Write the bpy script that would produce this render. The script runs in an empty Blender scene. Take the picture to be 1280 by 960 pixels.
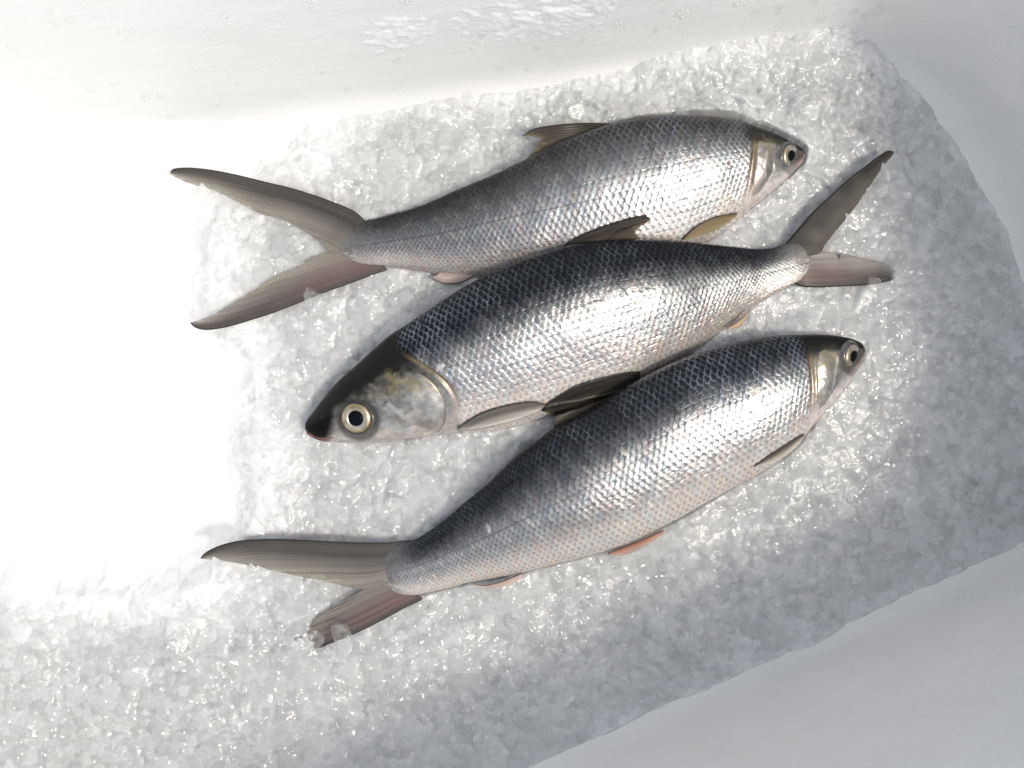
import bpy, bmesh, math, random
import numpy as np
from mathutils import Vector
from mathutils.bvhtree import BVHTree

random.seed(7)
RNG = np.random.default_rng(11)
SC = bpy.context.scene
COL = SC.collection

# ------------------------------------------------------------------ camera
S = 0.0005                    # metres per photo pixel on the plane the fish lie in
ZREF = 0.015
CAM_H = 0.635
VIEW_D = CAM_H - ZREF
cam_d = bpy.data.cameras.new('camera')
cam = bpy.data.objects.new('camera', cam_d)
COL.objects.link(cam)
cam.location = (0, 0, CAM_H)
cam_d.sensor_width = 36
cam_d.lens = 36 * VIEW_D / 0.64
cam_d.clip_start = 0.01
cam_d.clip_end = 100
SC.camera = cam

# ------------------------------------------------------------------ light
SUN_EL, SUN_AZ = math.radians(60), math.radians(-24)     # azimuth measured from +x, counter-clockwise
sv = Vector((math.cos(SUN_EL) * math.cos(SUN_AZ), math.cos(SUN_EL) * math.sin(SUN_AZ), math.sin(SUN_EL)))
sun_d = bpy.data.lights.new('sun', 'SUN')
sun_d.energy = 1.2
sun_d.angle = math.radians(8.0)
sun_d.color = (1.0, 0.905, 0.755)
sun = bpy.data.objects.new('sun', sun_d)
COL.objects.link(sun)
sun.location = sv * 3
sun.rotation_euler = sv.to_track_quat('Z', 'Y').to_euler()
W = bpy.data.worlds.new('World')
SC.world = W
W.use_nodes = True
wn = W.node_tree
sky = wn.nodes.new('ShaderNodeTexSky')
sky.sky_type = 'NISHITA'
sky.sun_disc = False
sky.sun_elevation = SUN_EL
sky.sun_rotation = math.pi / 2 - SUN_AZ
sky.air_density = 1.0
sky.dust_density = 3.0
bg = wn.nodes['Background']
bg.inputs[1].default_value = 0.15
hs = wn.nodes.new('ShaderNodeHueSaturation')
hs.inputs['Saturation'].default_value = 0.34            # the photograph's white balance: skylight reads almost neutral
wn.links.new(sky.outputs[0], hs.inputs['Color'])
wn.links.new(hs.outputs[0], bg.inputs[0])
SC.view_settings.view_transform = 'Standard'
SC.view_settings.look = 'None'
SC.view_settings.exposure = 0.56
SC.view_settings.gamma = 1.0
SC.cycles.use_denoising = True
SC.cycles.max_bounces = 10
SC.cycles.diffuse_bounces = 5
SC.cycles.transparent_max_bounces = 24
SC.cycles.sample_clamp_indirect = 6
SC.cycles.caustics_reflective = False
SC.cycles.caustics_refractive = False


# ------------------------------------------------------------------ helpers
def at(px, py, z):
    """photo pixel -> world x, y on the level plane at height z"""
    k = S * (CAM_H - z) / VIEW_D
    return (np.asarray(px, float) - 640) * k, (480 - np.asarray(py, float)) * k


def smooth(a, b, x):
    t = np.clip((x - a) / (b - a), 0, 1)
    return t * t * (3 - 2 * t)


_GR = RNG.random((256, 256))


def vnoise(x, y, seed=0):
    x = np.asarray(x, float) + seed * 17.31
    y = np.asarray(y, float) + seed * 9.77
    xi = np.floor(x).astype(int); yi = np.floor(y).astype(int)
    fx = x - xi; fy = y - yi
    fx = fx * fx * (3 - 2 * fx); fy = fy * fy * (3 - 2 * fy)
    g = lambda i, j: _GR[i % 256, j % 256]
    return (g(xi, yi) * (1 - fx) + g(xi + 1, yi) * fx) * (1 - fy) + (g(xi, yi + 1) * (1 - fx) + g(xi + 1, yi + 1) * fx) * fy


def fbm(x, y, seed=0, n=4):
    s, a, t = 0, 1, 0
    for k in range(n):
        s = s + a * vnoise(np.asarray(x) * 2 ** k, np.asarray(y) * 2 ** k, seed + k)
        t += a; a *= 0.55
    return s / t


def hash2(i, j, seed=0):
    return _GR[(i * 7 + j * 3 + seed * 29) % 256, (j * 11 + i * 5 + seed * 53) % 256]


def catmull(P, n=24):
    P = np.asarray(P, float)
    Q = np.vstack([2 * P[0] - P[1], P, 2 * P[-1] - P[-2]])
    out = []
    for i in range(1, len(Q) - 2):
        p0, p1, p2, p3 = Q[i - 1], Q[i], Q[i + 1], Q[i + 2]
        # centripetal parametrisation
        d = [max(np.linalg.norm(b - a), 1e-6) ** 0.5 for a, b in ((p0, p1), (p1, p2), (p2, p3))]
        t0, t1 = 0, d[0]; t2 = t1 + d[1]; t3 = t2 + d[2]
        t = np.linspace(t1, t2, n, endpoint=False)[:, None]
        A1 = (t1 - t) / (t1 - t0) * p0 + (t - t0) / (t1 - t0) * p1
        A2 = (t2 - t) / (t2 - t1) * p1 + (t - t1) / (t2 - t1) * p2
        A3 = (t3 - t) / (t3 - t2) * p2 + (t - t2) / (t3 - t2) * p3
        B1 = (t2 - t) / (t2 - t0) * A1 + (t - t0) / (t2 - t0) * A2
        B2 = (t3 - t) / (t3 - t1) * A2 + (t - t1) / (t3 - t1) * A3
        out.append((t2 - t) / (t2 - t1) * B1 + (t - t1) / (t2 - t1) * B2)
    out.append(P[-1:])
    return np.vstack(out)


def arc(P):
    d = np.linalg.norm(np.diff(P, axis=0), axis=1)
    return np.concatenate([[0], np.cumsum(d)])


def resample(P, u, curve=True):
    C = catmull(P) if curve else np.asarray(P, float)
    s = arc(C); s /= s[-1]
    return np.stack([np.interp(u, s, C[:, k]) for k in range(C.shape[1])], 1)


def inside(px, py, poly):
    poly = np.asarray(poly, float)
    r = np.zeros(np.shape(px), bool)
    n = len(poly)
    for i in range(n):
        x0, y0 = poly[i]; x1, y1 = poly[(i + 1) % n]
        if y0 == y1: continue
        c = ((y0 > py) != (y1 > py)) & (px < (x1 - x0) * (py - y0) / (y1 - y0) + x0)
        r ^= c
    return r


def poly_dist(px, py, P):
    """distance in pixels to an open polyline"""
    best = np.full(np.shape(px), 1e9)
    for (x0, y0), (x1, y1) in zip(P[:-1], P[1:]):
        dx, dy = x1 - x0, y1 - y0
        t = np.clip(((px - x0) * dx + (py - y0) * dy) / (dx * dx + dy * dy), 0, 1)
        best = np.minimum(best, np.hypot(px - x0 - t * dx, py - y0 - t * dy))
    return best


def grid_faces(n, m, wrap=False):
    """quads of an n x m vertex grid (row-major); wrap joins the last column to the first"""
    i = np.arange(n - 1)[:, None]
    j = np.arange(m if wrap else m - 1)[None, :]
    j2 = (j + 1) % m
    return np.stack(np.broadcast_arrays(i * m + j, i * m + j2, (i + 1) * m + j2, (i + 1) * m + j), -1).reshape(-1, 4)


def raw_mesh(name, V, F, smooth_shade=True, attrs=None):
    me = bpy.data.meshes.new(name)
    V = np.asarray(V, np.float32)
    F = np.asarray(F, np.int32)
    me.vertices.add(len(V))
    me.vertices.foreach_set('co', V.ravel())
    k = F.shape[1]
    me.loops.add(F.size)
    me.loops.foreach_set('vertex_index', F.ravel())
    me.polygons.add(len(F))
    me.polygons.foreach_set('loop_start', np.arange(0, F.size, k, dtype=np.int32))
    me.update(calc_edges=True)
    if smooth_shade:
        me.polygons.foreach_set('use_smooth', np.ones(len(F), bool))
    for an, arr in (attrs or {}).items():
        arr = np.asarray(arr, np.float32)
        if arr.ndim == 1:
            a = me.attributes.new(an, 'FLOAT', 'POINT'); a.data.foreach_set('value', arr)
        else:
            if arr.shape[1] == 3: arr = np.hstack([arr, np.ones((len(arr), 1), np.float32)])
            a = me.attributes.new(an, 'FLOAT_COLOR', 'POINT'); a.data.foreach_set('color', arr.ravel())
    me.validate()
    return me


def link(name, me, mat=None, parent=None, loc=None):
    o = bpy.data.objects.new(name, me)
    COL.objects.link(o)
    if mat is not None and me is not None and not me.materials:
        me.materials.append(mat)
    if parent is not None: o.parent = parent
    if loc is not None: o.location = loc
    return o


def tag(o, label=None, cat=None, group=None, kind=None):
    if label: o['label'] = label
    if cat: o['category'] = cat
    if group: o['group'] = group
    if kind: o['kind'] = kind
    return o


def mat(name):
    m = bpy.data.materials.new(name)
    m.use_nodes = True
    nt = m.node_tree
    return m, nt, nt.nodes['Principled BSDF']


def node(nt, kind, **kw):
    n = nt.nodes.new(kind)
    for k, v in kw.items():
        if k.startswith('i_'): n.inputs[k[2:]].default_value = v
        else: setattr(n, k, v)
    return n


def attr(nt, name):
    return node(nt, 'ShaderNodeAttribute', attribute_name=name)


# ------------------------------------------------------------------ materials
# white moulded plastic of the box
M_BOX, nt, p = mat('white_plastic')
p.inputs['Base Color'].default_value = (0.80, 0.80, 0.79, 1)
p.inputs['Roughness'].default_value = 0.38
p.inputs['IOR'].default_value = 1.45
tc = node(nt, 'ShaderNodeTexCoord')
n1 = node(nt, 'ShaderNodeTexNoise'); n1.inputs['Scale'].default_value = 14; n1.inputs['Detail'].default_value = 6
n2 = node(nt, 'ShaderNodeTexNoise'); n2.inputs['Scale'].default_value = 420; n2.inputs['Detail'].default_value = 3
mp = node(nt, 'ShaderNodeMapping'); mp.inputs['Scale'].default_value = (1.0, 3.0, 3.0)
nt.links.new(tc.outputs['Object'], mp.inputs[0])
nt.links.new(mp.outputs[0], n1.inputs['Vector']); nt.links.new(tc.outputs['Object'], n2.inputs['Vector'])
rr = node(nt, 'ShaderNodeMapRange'); rr.inputs['From Min'].default_value = .35; rr.inputs['From Max'].default_value = .65
rr.inputs['To Min'].default_value = .28; rr.inputs['To Max'].default_value = .5
nt.links.new(n1.outputs[0], rr.inputs[0]); nt.links.new(rr.outputs[0], p.inputs['Roughness'])
cr = node(nt, 'ShaderNodeMix', data_type='RGBA')
cr.inputs[6].default_value = (0.74, 0.745, 0.735, 1); cr.inputs[7].default_value = (0.83, 0.83, 0.82, 1)
nt.links.new(n1.outputs[0], cr.inputs[0]); nt.links.new(cr.outputs[2], p.inputs['Base Color'])
ad = node(nt, 'ShaderNodeMath', operation='MULTIPLY_ADD'); ad.inputs[1].default_value = .35
nt.links.new(n2.outputs[0], ad.inputs[0]); nt.links.new(n1.outputs[0], ad.inputs[2])
bp = node(nt, 'ShaderNodeBump'); bp.inputs['Strength'].default_value = .35; bp.inputs['Distance'].default_value = .003
nt.links.new(ad.outputs[0], bp.inputs['Height']); nt.links.new(bp.outputs[0], p.inputs['Normal'])

# packed wet crushed ice
M_ICE, nt, p = mat('crushed_ice')
a = attr(nt, 'tint')
vo = node(nt, 'ShaderNodeTexVoronoi', feature='DISTANCE_TO_EDGE'); vo.inputs['Scale'].default_value = 170
vt = node(nt, 'ShaderNodeTexCoord'); vn = node(nt, 'ShaderNodeTexNoise'); vn.inputs['Scale'].default_value = 120; vn.inputs['Detail'].default_value = 4
vm = node(nt, 'ShaderNodeMix', data_type='RGBA'); vm.inputs[0].default_value = .035
nt.links.new(vt.outputs['Object'], vn.inputs['Vector']); nt.links.new(vt.outputs['Object'], vm.inputs[6]); nt.links.new(vn.outputs['Color'], vm.inputs[7])
nt.links.new(vm.outputs[2], vo.inputs['Vector'])
vr = node(nt, 'ShaderNodeMapRange'); vr.inputs['From Max'].default_value = .06; vr.inputs['To Min'].default_value = .30; vr.inputs['To Max'].default_value = 0
nt.links.new(vo.outputs['Distance'], vr.inputs[0])
vf = node(nt, 'ShaderNodeMapRange'); vf.inputs['From Min'].default_value = .45; vf.inputs['From Max'].default_value = .6
nt.links.new(vn.outputs[0], vf.inputs[0])
vx = node(nt, 'ShaderNodeMath', operation='MULTIPLY'); nt.links.new(vr.outputs[0], vx.inputs[0]); nt.links.new(vf.outputs[0], vx.inputs[1])
vc = node(nt, 'ShaderNodeMix', data_type='RGBA'); vc.inputs[7].default_value = (.9, .9, .9, 1)
nt.links.new(vx.outputs[0], vc.inputs[0]); nt.links.new(a.outputs['Color'], vc.inputs[6])      # frosty fractures inside the chips
nt.links.new(vc.outputs[2], p.inputs['Base Color'])
p.inputs['Roughness'].default_value = 0.22
p.inputs['IOR'].default_value = 1.31
sw = attr(nt, 'depth'); nt.links.new(sw.outputs['Fac'], p.inputs['Subsurface Weight'])
p.inputs['Subsurface Radius'].default_value = (0.9, 1.0, 1.05)
p.inputs['Subsurface Scale'].default_value = 0.005
tc = node(nt, 'ShaderNodeTexCoord')
n1 = node(nt, 'ShaderNodeTexNoise'); n1.inputs['Scale'].default_value = 260; n1.inputs['Detail'].default_value = 4
n2 = node(nt, 'ShaderNodeTexNoise'); n2.inputs['Scale'].default_value = 900; n2.inputs['Detail'].default_value = 3
nt.links.new(tc.outputs['Object'], n1.inputs['Vector']); nt.links.new(tc.outputs['Object'], n2.inputs['Vector'])
rr = node(nt, 'ShaderNodeMapRange'); rr.inputs['From Min'].default_value = .4; rr.inputs['From Max'].default_value = .65
rr.inputs['To Min'].default_value = .05; rr.inputs['To Max'].default_value = .32
nt.links.new(n1.outputs[0], rr.inputs[0]); nt.links.new(rr.outputs[0], p.inputs['Roughness'])
ad = node(nt, 'ShaderNodeMath', operation='MULTIPLY_ADD'); ad.inputs[1].default_value = .3
nt.links.new(n2.outputs[0], ad.inputs[0]); nt.links.new(n1.outputs[0], ad.inputs[2])
bp = node(nt, 'ShaderNodeBump'); bp.inputs['Strength'].default_value = .4; bp.inputs['Distance'].default_value = .0010
nt.links.new(ad.outputs[0], bp.inputs['Height']); nt.links.new(bp.outputs[0], p.inputs['Normal'])


gl = node(nt, 'ShaderNodeBsdfGlossy'); gl.inputs['Roughness'].default_value = .16
geo = node(nt, 'ShaderNodeNewGeometry')
acc = None
for sc_, k_ in ((330, .8), (140, .7)):                  # flat internal fractures, each cell a little mirror of its own tilt
    vq = node(nt, 'ShaderNodeTexVoronoi'); vq.inputs['Scale'].default_value = sc_
    nt.links.new(vm.outputs[2], vq.inputs['Vector'])
    vs = node(nt, 'ShaderNodeVectorMath', operation='MULTIPLY_ADD')
    vs.inputs[1].default_value = (k_, k_, k_); vs.inputs[2].default_value = (-.5 * k_, -.5 * k_, -.5 * k_)
    nt.links.new(vq.outputs['Color'], vs.inputs[0])
    va = node(nt, 'ShaderNodeVectorMath', operation='ADD')
    nt.links.new(vs.outputs[0], va.inputs[0]); nt.links.new((acc or geo).outputs[0 if acc else 'Normal'], va.inputs[1])
    acc = va
vz = node(nt, 'ShaderNodeVectorMath', operation='NORMALIZE'); nt.links.new(acc.outputs[0], vz.inputs[0])
nt.links.new(vz.outputs[0], gl.inputs['Normal'])
mg = node(nt, 'ShaderNodeMixShader'); mg.inputs[0].default_value = .055
nt.links.new(p.outputs[0], mg.inputs[1]); nt.links.new(gl.outputs[0], mg.inputs[2])
nt.links.new(mg.outputs[0], nt.nodes['Material Output'].inputs['Surface'])


def clear_ice(name, clear, tint, grain=1.9):      # grain in the unit-sized mesh's own coordinates
    m, nt, p = mat(name)
    p.inputs['Base Color'].default_value = tint
    p.inputs['Roughness'].default_value = .3
    p.inputs['IOR'].default_value = 1.31
    out = nt.nodes['Material Output']
    tr = node(nt, 'ShaderNodeBsdfTransparent'); tr.inputs[0].default_value = (.985, .99, .99, 1)
    tl = node(nt, 'ShaderNodeBsdfTranslucent'); tl.inputs[0].default_value = tint
    df = node(nt, 'ShaderNodeBsdfDiffuse'); df.inputs[0].default_value = tint
    gl = node(nt, 'ShaderNodeBsdfGlossy'); gl.inputs['Roughness'].default_value = .07
    fr = node(nt, 'ShaderNodeLayerWeight')
    pw = node(nt, 'ShaderNodeMath', operation='POWER'); pw.inputs[1].default_value = 2.6
    pm = node(nt, 'ShaderNodeMath', operation='MULTIPLY_ADD'); pm.inputs[1].default_value = .7; pm.inputs[2].default_value = .03
    nt.links.new(fr.outputs['Facing'], pw.inputs[0]); nt.links.new(pw.outputs[0], pm.inputs[0])
    mA = node(nt, 'ShaderNodeMixShader'); mA.inputs[0].default_value = .5
    mB = node(nt, 'ShaderNodeMixShader')
    mC = node(nt, 'ShaderNodeMixShader')
    tc = node(nt, 'ShaderNodeTexCoord')
    n1 = node(nt, 'ShaderNodeTexNoise'); n1.inputs['Scale'].default_value = grain; n1.inputs['Detail'].default_value = 5
    n2 = node(nt, 'ShaderNodeTexNoise'); n2.inputs['Scale'].default_value = grain * 1.8; n2.inputs['Detail'].default_value = 3
    nt.links.new(tc.outputs['Object'], n1.inputs['Vector']); nt.links.new(tc.outputs['Object'], n2.inputs['Vector'])
    rr = node(nt, 'ShaderNodeMapRange'); rr.inputs['From Min'].default_value = .38; rr.inputs['From Max'].default_value = .66
    rr.inputs['To Min'].default_value = min(1, clear + .12); rr.inputs['To Max'].default_value = max(0, clear - .16)
    nt.links.new(n1.outputs[0], rr.inputs[0]); nt.links.new(rr.outputs[0], mB.inputs[0])
    bp = node(nt, 'ShaderNodeBump'); bp.inputs['Strength'].default_value = .35; bp.inputs['Distance'].default_value = .0015
    nt.links.new(n2.outputs[0], bp.inputs['Height'])
    for x in (gl, fr, df): nt.links.new(bp.outputs[0], x.inputs['Normal'])
    nt.links.new(df.outputs[0], mA.inputs[1]); nt.links.new(tl.outputs[0], mA.inputs[2])
    nt.links.new(mA.outputs[0], mB.inputs[1]); nt.links.new(tr.outputs[0], mB.inputs[2])
    gm = node(nt, 'ShaderNodeNewGeometry'); sb_ = node(nt, 'ShaderNodeMath', operation='SUBTRACT'); sb_.inputs[0].default_value = 1
    pf = node(nt, 'ShaderNodeMath', operation='MULTIPLY')
    nt.links.new(gm.outputs['Backfacing'], sb_.inputs[1]); nt.links.new(pm.outputs[0], pf.inputs[0]); nt.links.new(sb_.outputs[0], pf.inputs[1])   # only the outer skin reflects
    nt.links.new(pf.outputs[0], mC.inputs[0]); nt.links.new(mB.outputs[0], mC.inputs[1]); nt.links.new(gl.outputs[0], mC.inputs[2])
    nt.links.new(mC.outputs[0], out.inputs['Surface'])
    return m


M_CLEAR = clear_ice('clear_ice', .86, (.93, .935, .935, 1))
M_GLASSY = clear_ice('glassy_ice', .92, (.9, .905, .905, 1))
M_DROP = clear_ice('water', 1.0, (.9, .9, .9, 1))

# fish skin: pigment, silvering and roughness come from per-vertex attributes
M_SKIN, nt, p = mat('fish_skin')
a = attr(nt, 'pigment'); b = attr(nt, 'silver'); c = attr(nt, 'gloss')
nt.links.new(a.outputs['Color'], p.inputs['Base Color'])
nt.links.new(b.outputs['Fac'], p.inputs['Metallic'])
nt.links.new(c.outputs['Fac'], p.inputs['Roughness'])
p.inputs['Specular IOR Level'].default_value = 0.12
p.inputs['Coat Weight'].default_value = 0.07
p.inputs['Coat Roughness'].default_value = 0.12
p.inputs['Coat IOR'].default_value = 1.33
tc = node(nt, 'ShaderNodeTexCoord')
n1 = node(nt, 'ShaderNodeTexNoise'); n1.inputs['Scale'].default_value = 1100; n1.inputs['Detail'].default_value = 3
nt.links.new(tc.outputs['Object'], n1.inputs['Vector'])
bp = node(nt, 'ShaderNodeBump'); bp.inputs['Strength'].default_value = .18; bp.inputs['Distance'].default_value = .0006
nt.links.new(n1.outputs[0], bp.inputs['Height']); nt.links.new(bp.outputs[0], p.inputs['Normal'])

# fin membrane
M_FIN, nt, p = mat('fin_membrane')
a = attr(nt, 'pigment'); b = attr(nt, 'sheer')
nt.links.new(a.outputs['Color'], p.inputs['Base Color'])
p.inputs['Roughness'].default_value = .42
p.inputs['Specular IOR Level'].default_value = .22
p.inputs['Coat Weight'].default_value = .06
p.inputs['Coat Roughness'].default_value = .15
tl = node(nt, 'ShaderNodeBsdfTranslucent'); nt.links.new(a.outputs['Color'], tl.inputs[0])
tr = node(nt, 'ShaderNodeBsdfTransparent'); tr.inputs[0].default_value = (.93, .90, .84, 1)
m1 = node(nt, 'ShaderNodeMixShader'); m1.inputs[0].default_value = .2
m2 = node(nt, 'ShaderNodeMixShader')
nt.links.new(p.outputs[0], m1.inputs[1]); nt.links.new(tl.outputs[0], m1.inputs[2])
nt.links.new(b.outputs['Fac'], m2.inputs[0]); nt.links.new(m1.outputs[0], m2.inputs[1]); nt.links.new(tr.outputs[0], m2.inputs[2])
nt.links.new(m2.outputs[0], nt.nodes['Material Output'].inputs['Surface'])

M_EYE, nt, p = mat('eye_skin')
a = attr(nt, 'pigment'); nt.links.new(a.outputs['Color'], p.inputs['Base Color'])
p.inputs['Roughness'].default_value = .25; p.inputs['Metallic'].default_value = .15
p.inputs['Coat Weight'].default_value = 1; p.inputs['Coat Roughness'].default_value = .05
M_IRIS, nt, p = mat('iris')
a = attr(nt, 'pigment'); nt.links.new(a.outputs['Color'], p.inputs['Base Color'])
p.inputs['Roughness'].default_value = .3; p.inputs['Metallic'].default_value = .75
p.inputs['Coat Weight'].default_value = .5; p.inputs['Coat Roughness'].default_value = .05
M_PUPIL, nt, p = mat('pupil')
p.inputs['Base Color'].default_value = (.004, .005, .007, 1)
p.inputs['Roughness'].default_value = .08
p.inputs['Specular IOR Level'].default_value = .06

# ------------------------------------------------------------------ the box (walls and floor are one moulded shell)
FLOOR_Z = -0.028
OUT = [(-300, 230), (-60, 178), (170, 160), (300, 149), (480, 122), (640, 100), (850, 70), (1000, 47), (1040, 42.5), (1056, 42), (1062, 43), (1067, 47), (1078, 53), (1108, 70),
       (1180, 118), (1232, 182), (1270, 260), (1300, 360), (1322, 480), (1330, 590), (1302, 680), (1220, 722), (1000, 826), (760, 934), (500, 1040),
       (200, 1120), (-100, 1150), (-300, 1090), (-390, 900), (-400, 560)]


def box_ring():
    P = np.array(OUT + OUT[:1], float)
    C = resample(np.vstack([P[-3:-1], P, P[1:3]]), np.linspace(0, 1, 3000))
    # keep the single closed turn
    a0 = np.argmin(np.hypot(*(C[:1500] - P[0]).T)); a1 = 1500 + np.argmin(np.hypot(*(C[1500:] - P[0]).T))
    C = C[a0:a1]
    C = np.vstack([C, C[:1]])
    s = arc(C); s /= s[-1]
    u = np.linspace(0, 1, 720, endpoint=False)
    x = np.interp(u, s, C[:, 0]); y = np.interp(u, s, C[:, 1])
    return x, y


bx, by = box_ring()
X0, Y0 = at(bx, by, 0.0)
tx = np.roll(X0, -1) - np.roll(X0, 1); ty = np.roll(Y0, -1) - np.roll(Y0, 1)
ln = np.hypot(tx, ty); tx /= ln; ty /= ln
NX, NY = -ty, tx                                  # outward or inward: fix sign
if np.mean(NX * X0 + NY * Y0) < 0: NX, NY = -NX, -NY
WALL_H = 0.250
prof = []
R = 0.055
for k in range(9):                                # floor to wall fillet
    t = k / 8 * math.pi / 2
    prof.append((-R + R * math.sin(t) + 0.0, FLOOR_Z + R - R * math.cos(t)))
for k in range(1, 13):
    t = k / 12
    prof.append((0.030 * t, FLOOR_Z + R + (WALL_H - FLOOR_Z - R) * t))
off, hz = prof[-1]
for k in range(1, 5):                             # rounded rim, then the outer skin down
    t = k / 4 * math.pi / 2
    prof.append((off + .008 * (1 - math.cos(t)), hz + .008 * math.sin(t)))
off += .008; hz += .008
prof += [(off + .034, hz), (off + .040, hz - .006), (off + .040, hz - .03), (off + .028, hz - .034), (off + .010, FLOOR_Z - .02)]
V = []
for (d, z) in prof:
    V.append(np.stack([X0 + NX * d, Y0 + NY * d, np.full_like(X0, z)], 1))
n = len(X0)
for f in (.8, .55, .3, .08):                      # the floor inside the fillet
    V.insert(0, np.stack([(X0 - NX * R) * f, (Y0 - NY * R) * f, np.full_like(X0, FLOOR_Z)], 1))
Vb = np.vstack(V)
Fb = grid_faces(len(V), n, wrap=True)
me = raw_mesh('ice_box', Vb, Fb)
bm = bmesh.new(); bm.from_mesh(me)
bm.verts.ensure_lookup_table()
bm.faces.new([bm.verts[i] for i in range(n)])
bmesh.ops.recalc_face_normals(bm, faces=bm.faces)
bm.to_mesh(me); bm.free()
box_root = link('ice_box', None)
box_root.location = (0, 0, FLOOR_Z - .02)
tag(box_root, 'white moulded plastic box with smooth inner walls holding the ice', 'ice box')
liner = link('liner', me, M_BOX, box_root, (0, 0, -(FLOOR_Z - .02)))
RING_PX = np.stack([bx, by], 1)

# ------------------------------------------------------------------ the three fish
FISH = [
 dict(key='top', roll=.20, hthr=.19, tail_shade=.42, cb=(.036, .036, .034), z=0.008, head=1,
  label='top fish of the three, head right, belly tucked behind the middle fish',
  D=[(1006, 192), (1005, 188), (1002, 184.5), (991, 178), (968, 168), (935, 157.5), (892, 151), (860, 149.5), (830, 150), (800, 153), (770, 158), (740, 167), (700, 182), (650, 207), (620, 221), (571, 241), (528, 259), (482, 272), (455, 279), (437, 288), (428, 299), (424, 311)],
  V=[(1006, 192), (1005, 199), (1002, 205), (991, 217), (964, 239.5), (927, 271), (899, 293), (860, 314), (800, 333), (740, 344), (680, 350), (620, 350), (580, 347), (541, 341), (495, 334), (465, 331), (447, 328), (436, 323), (428, 317), (424, 311)],
  gill=[(934, 150), (937, 185), (936, 200), (933, 230), (926, 280)],
  lateral=[(937, 197), (892, 215), (830, 233), (751, 255), (653, 274), (560, 293), (490, 303), (424, 311)],
  eye=(987, 197.5, 17.5, (0.80, -0.24, 0.56)), pup=.46,
  cover=[(958, 173), (948, 177), (941, 187), (938, 200), (936.5, 215), (934, 235), (932, 254), (938, 258), (948, 249), (957, 236), (964, 220), (967, 202), (966, 184)],
  mouth=[(1005.6, 188.5), (1002, 198), (995, 209)], nostril=(998, 184),
  dark=(.04, .50), bellywarm=.9),
 dict(key='middle', roll=.24, hthr=.37, tail_shade=.30, cb=(.010, .012, .015), z=0.014, head=-1,
  label='middle fish of the three, head to the left with its round eye facing up',
  D=[(381.5, 535), (382, 529), (385, 523), (390, 517), (402, 501), (422, 478), (445, 458), (469, 437), (490, 420), (508, 409), (557, 376), (606, 348.5), (645, 332), (675, 321), (709, 310), (750, 304), (794, 301.5), (830, 302), (873, 305), (925, 309.5), (948, 310.5), (968, 309), (983, 304), (998, 303), (1009, 308), (1015, 316), (1017, 325)],
  V=[(381.5, 535), (382.5, 540), (387, 545), (400, 551), (415, 553), (445, 554), (475, 554), (501, 550.5), (526, 547), (557, 544), (575, 542), (600, 540), (642, 533), (690, 520), (740, 505), (790, 485), (830, 465), (868, 442), (905, 412), (943, 384), (970, 366), (992, 355), (1003, 349), (1012, 338), (1017, 325)],
  gill=[(487, 405), (492, 420), (496, 431), (508, 443), (526, 454), (545, 466), (562, 482), (571, 500), (573, 520), (574, 560)],
  lateral=[(544, 464), (583, 454.5), (622, 441), (688, 414), (754, 394), (818, 373), (917, 353), (970, 339), (1017, 325)],
  eye=(448.5, 522, 21.5, (-.16, -.14, .97)), pup=.47,
  cover=[(490, 467), (512, 463.5), (535, 471), (551, 487), (558.5, 506), (557, 527), (547, 540), (526, 545), (503, 546), (488, 536), (480, 518), (480, 490)],
  mouth=[(382.5, 538.5), (392, 545.5), (405, 548.5), (417, 547.5)], nostril=(405.5, 520.5),
  dark=(.19, .56), bellywarm=1.0),
 dict(key='bottom', roll=.16, hthr=.19, tail_shade=.12, cb=(.016, .018, .021), z=0.016, head=1,
  label='bottom fish of the three, head right, lower tail lobe buried in ice',
  D=[(1081.5, 439), (1080.5, 434), (1077, 429), (1067, 424), (1048, 420), (1021, 418), (995, 418.5), (956, 422), (913, 431), (864, 444), (831, 457), (791, 478), (739, 509.5), (709, 525), (686, 539), (644, 572), (608, 605), (575, 632.6), (549, 655.5), (532, 668), (516, 677), (497, 683), (482, 694), (473, 709), (471, 722)],
  V=[(1081.5, 439), (1081, 446), (1075, 459), (1061, 478), (1041, 503), (1018, 531), (1005, 550), (989, 566), (972, 580), (949, 594), (923, 607), (884, 630), (844, 652), (825, 662), (788, 680), (755, 692), (709, 704), (657, 717), (591, 730), (539, 743), (514, 747), (494, 744), (480, 735), (471, 722)],
  gill=[(996, 410), (1004, 440), (1007, 470), (1009, 500), (1010, 530), (1003, 560)],
  lateral=[(1000, 470), (972, 483), (897, 518), (798, 567), (700, 622), (644, 651), (607, 670), (509, 712), (471, 722)],
  eye=(1063.5, 446, 18.5, (0.74, -0.30, 0.60)), pup=.46,
  cover=[(1028, 434), (1018, 440), (1012, 452), (1012, 470), (1013, 495), (1015.5, 524), (1021, 522), (1035, 503), (1046, 482), (1048, 462), (1042, 441)],
  mouth=[(1081, 437), (1076, 448), (1069, 458)], nostril=(1073, 434),
  dark=(.14, .58), bellywarm=.8),
]

NU, NT, NB = 540, 260, 36


def fish_shape(F):
    u = np.linspace(0, 1, NU)
    u = u - 0.055 * np.sin(2 * np.pi * u) / 1.0 * 0.6          # finer at both ends
    D = resample(F['D'], u); Vn = resample(F['V'], u)
    return u, D, Vn


def paint_marks(F, px, py, c):
    """ridges, furrows and stains of the head bones"""
    for P, w, rgb, k in F.get('marks', ()):
        P = catmull(P, 5)
        wob = 1 + 2.2 * (fbm(px / 4, py / 4, int(P[0, 0]) % 50, 3) - .42)
        m = smooth(w * 1.5, 0, poly_dist(px, py, P) * wob) * k * .85
        c = c * (1 - m[..., None]) + np.array(rgb) * m[..., None]
    return c


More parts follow.
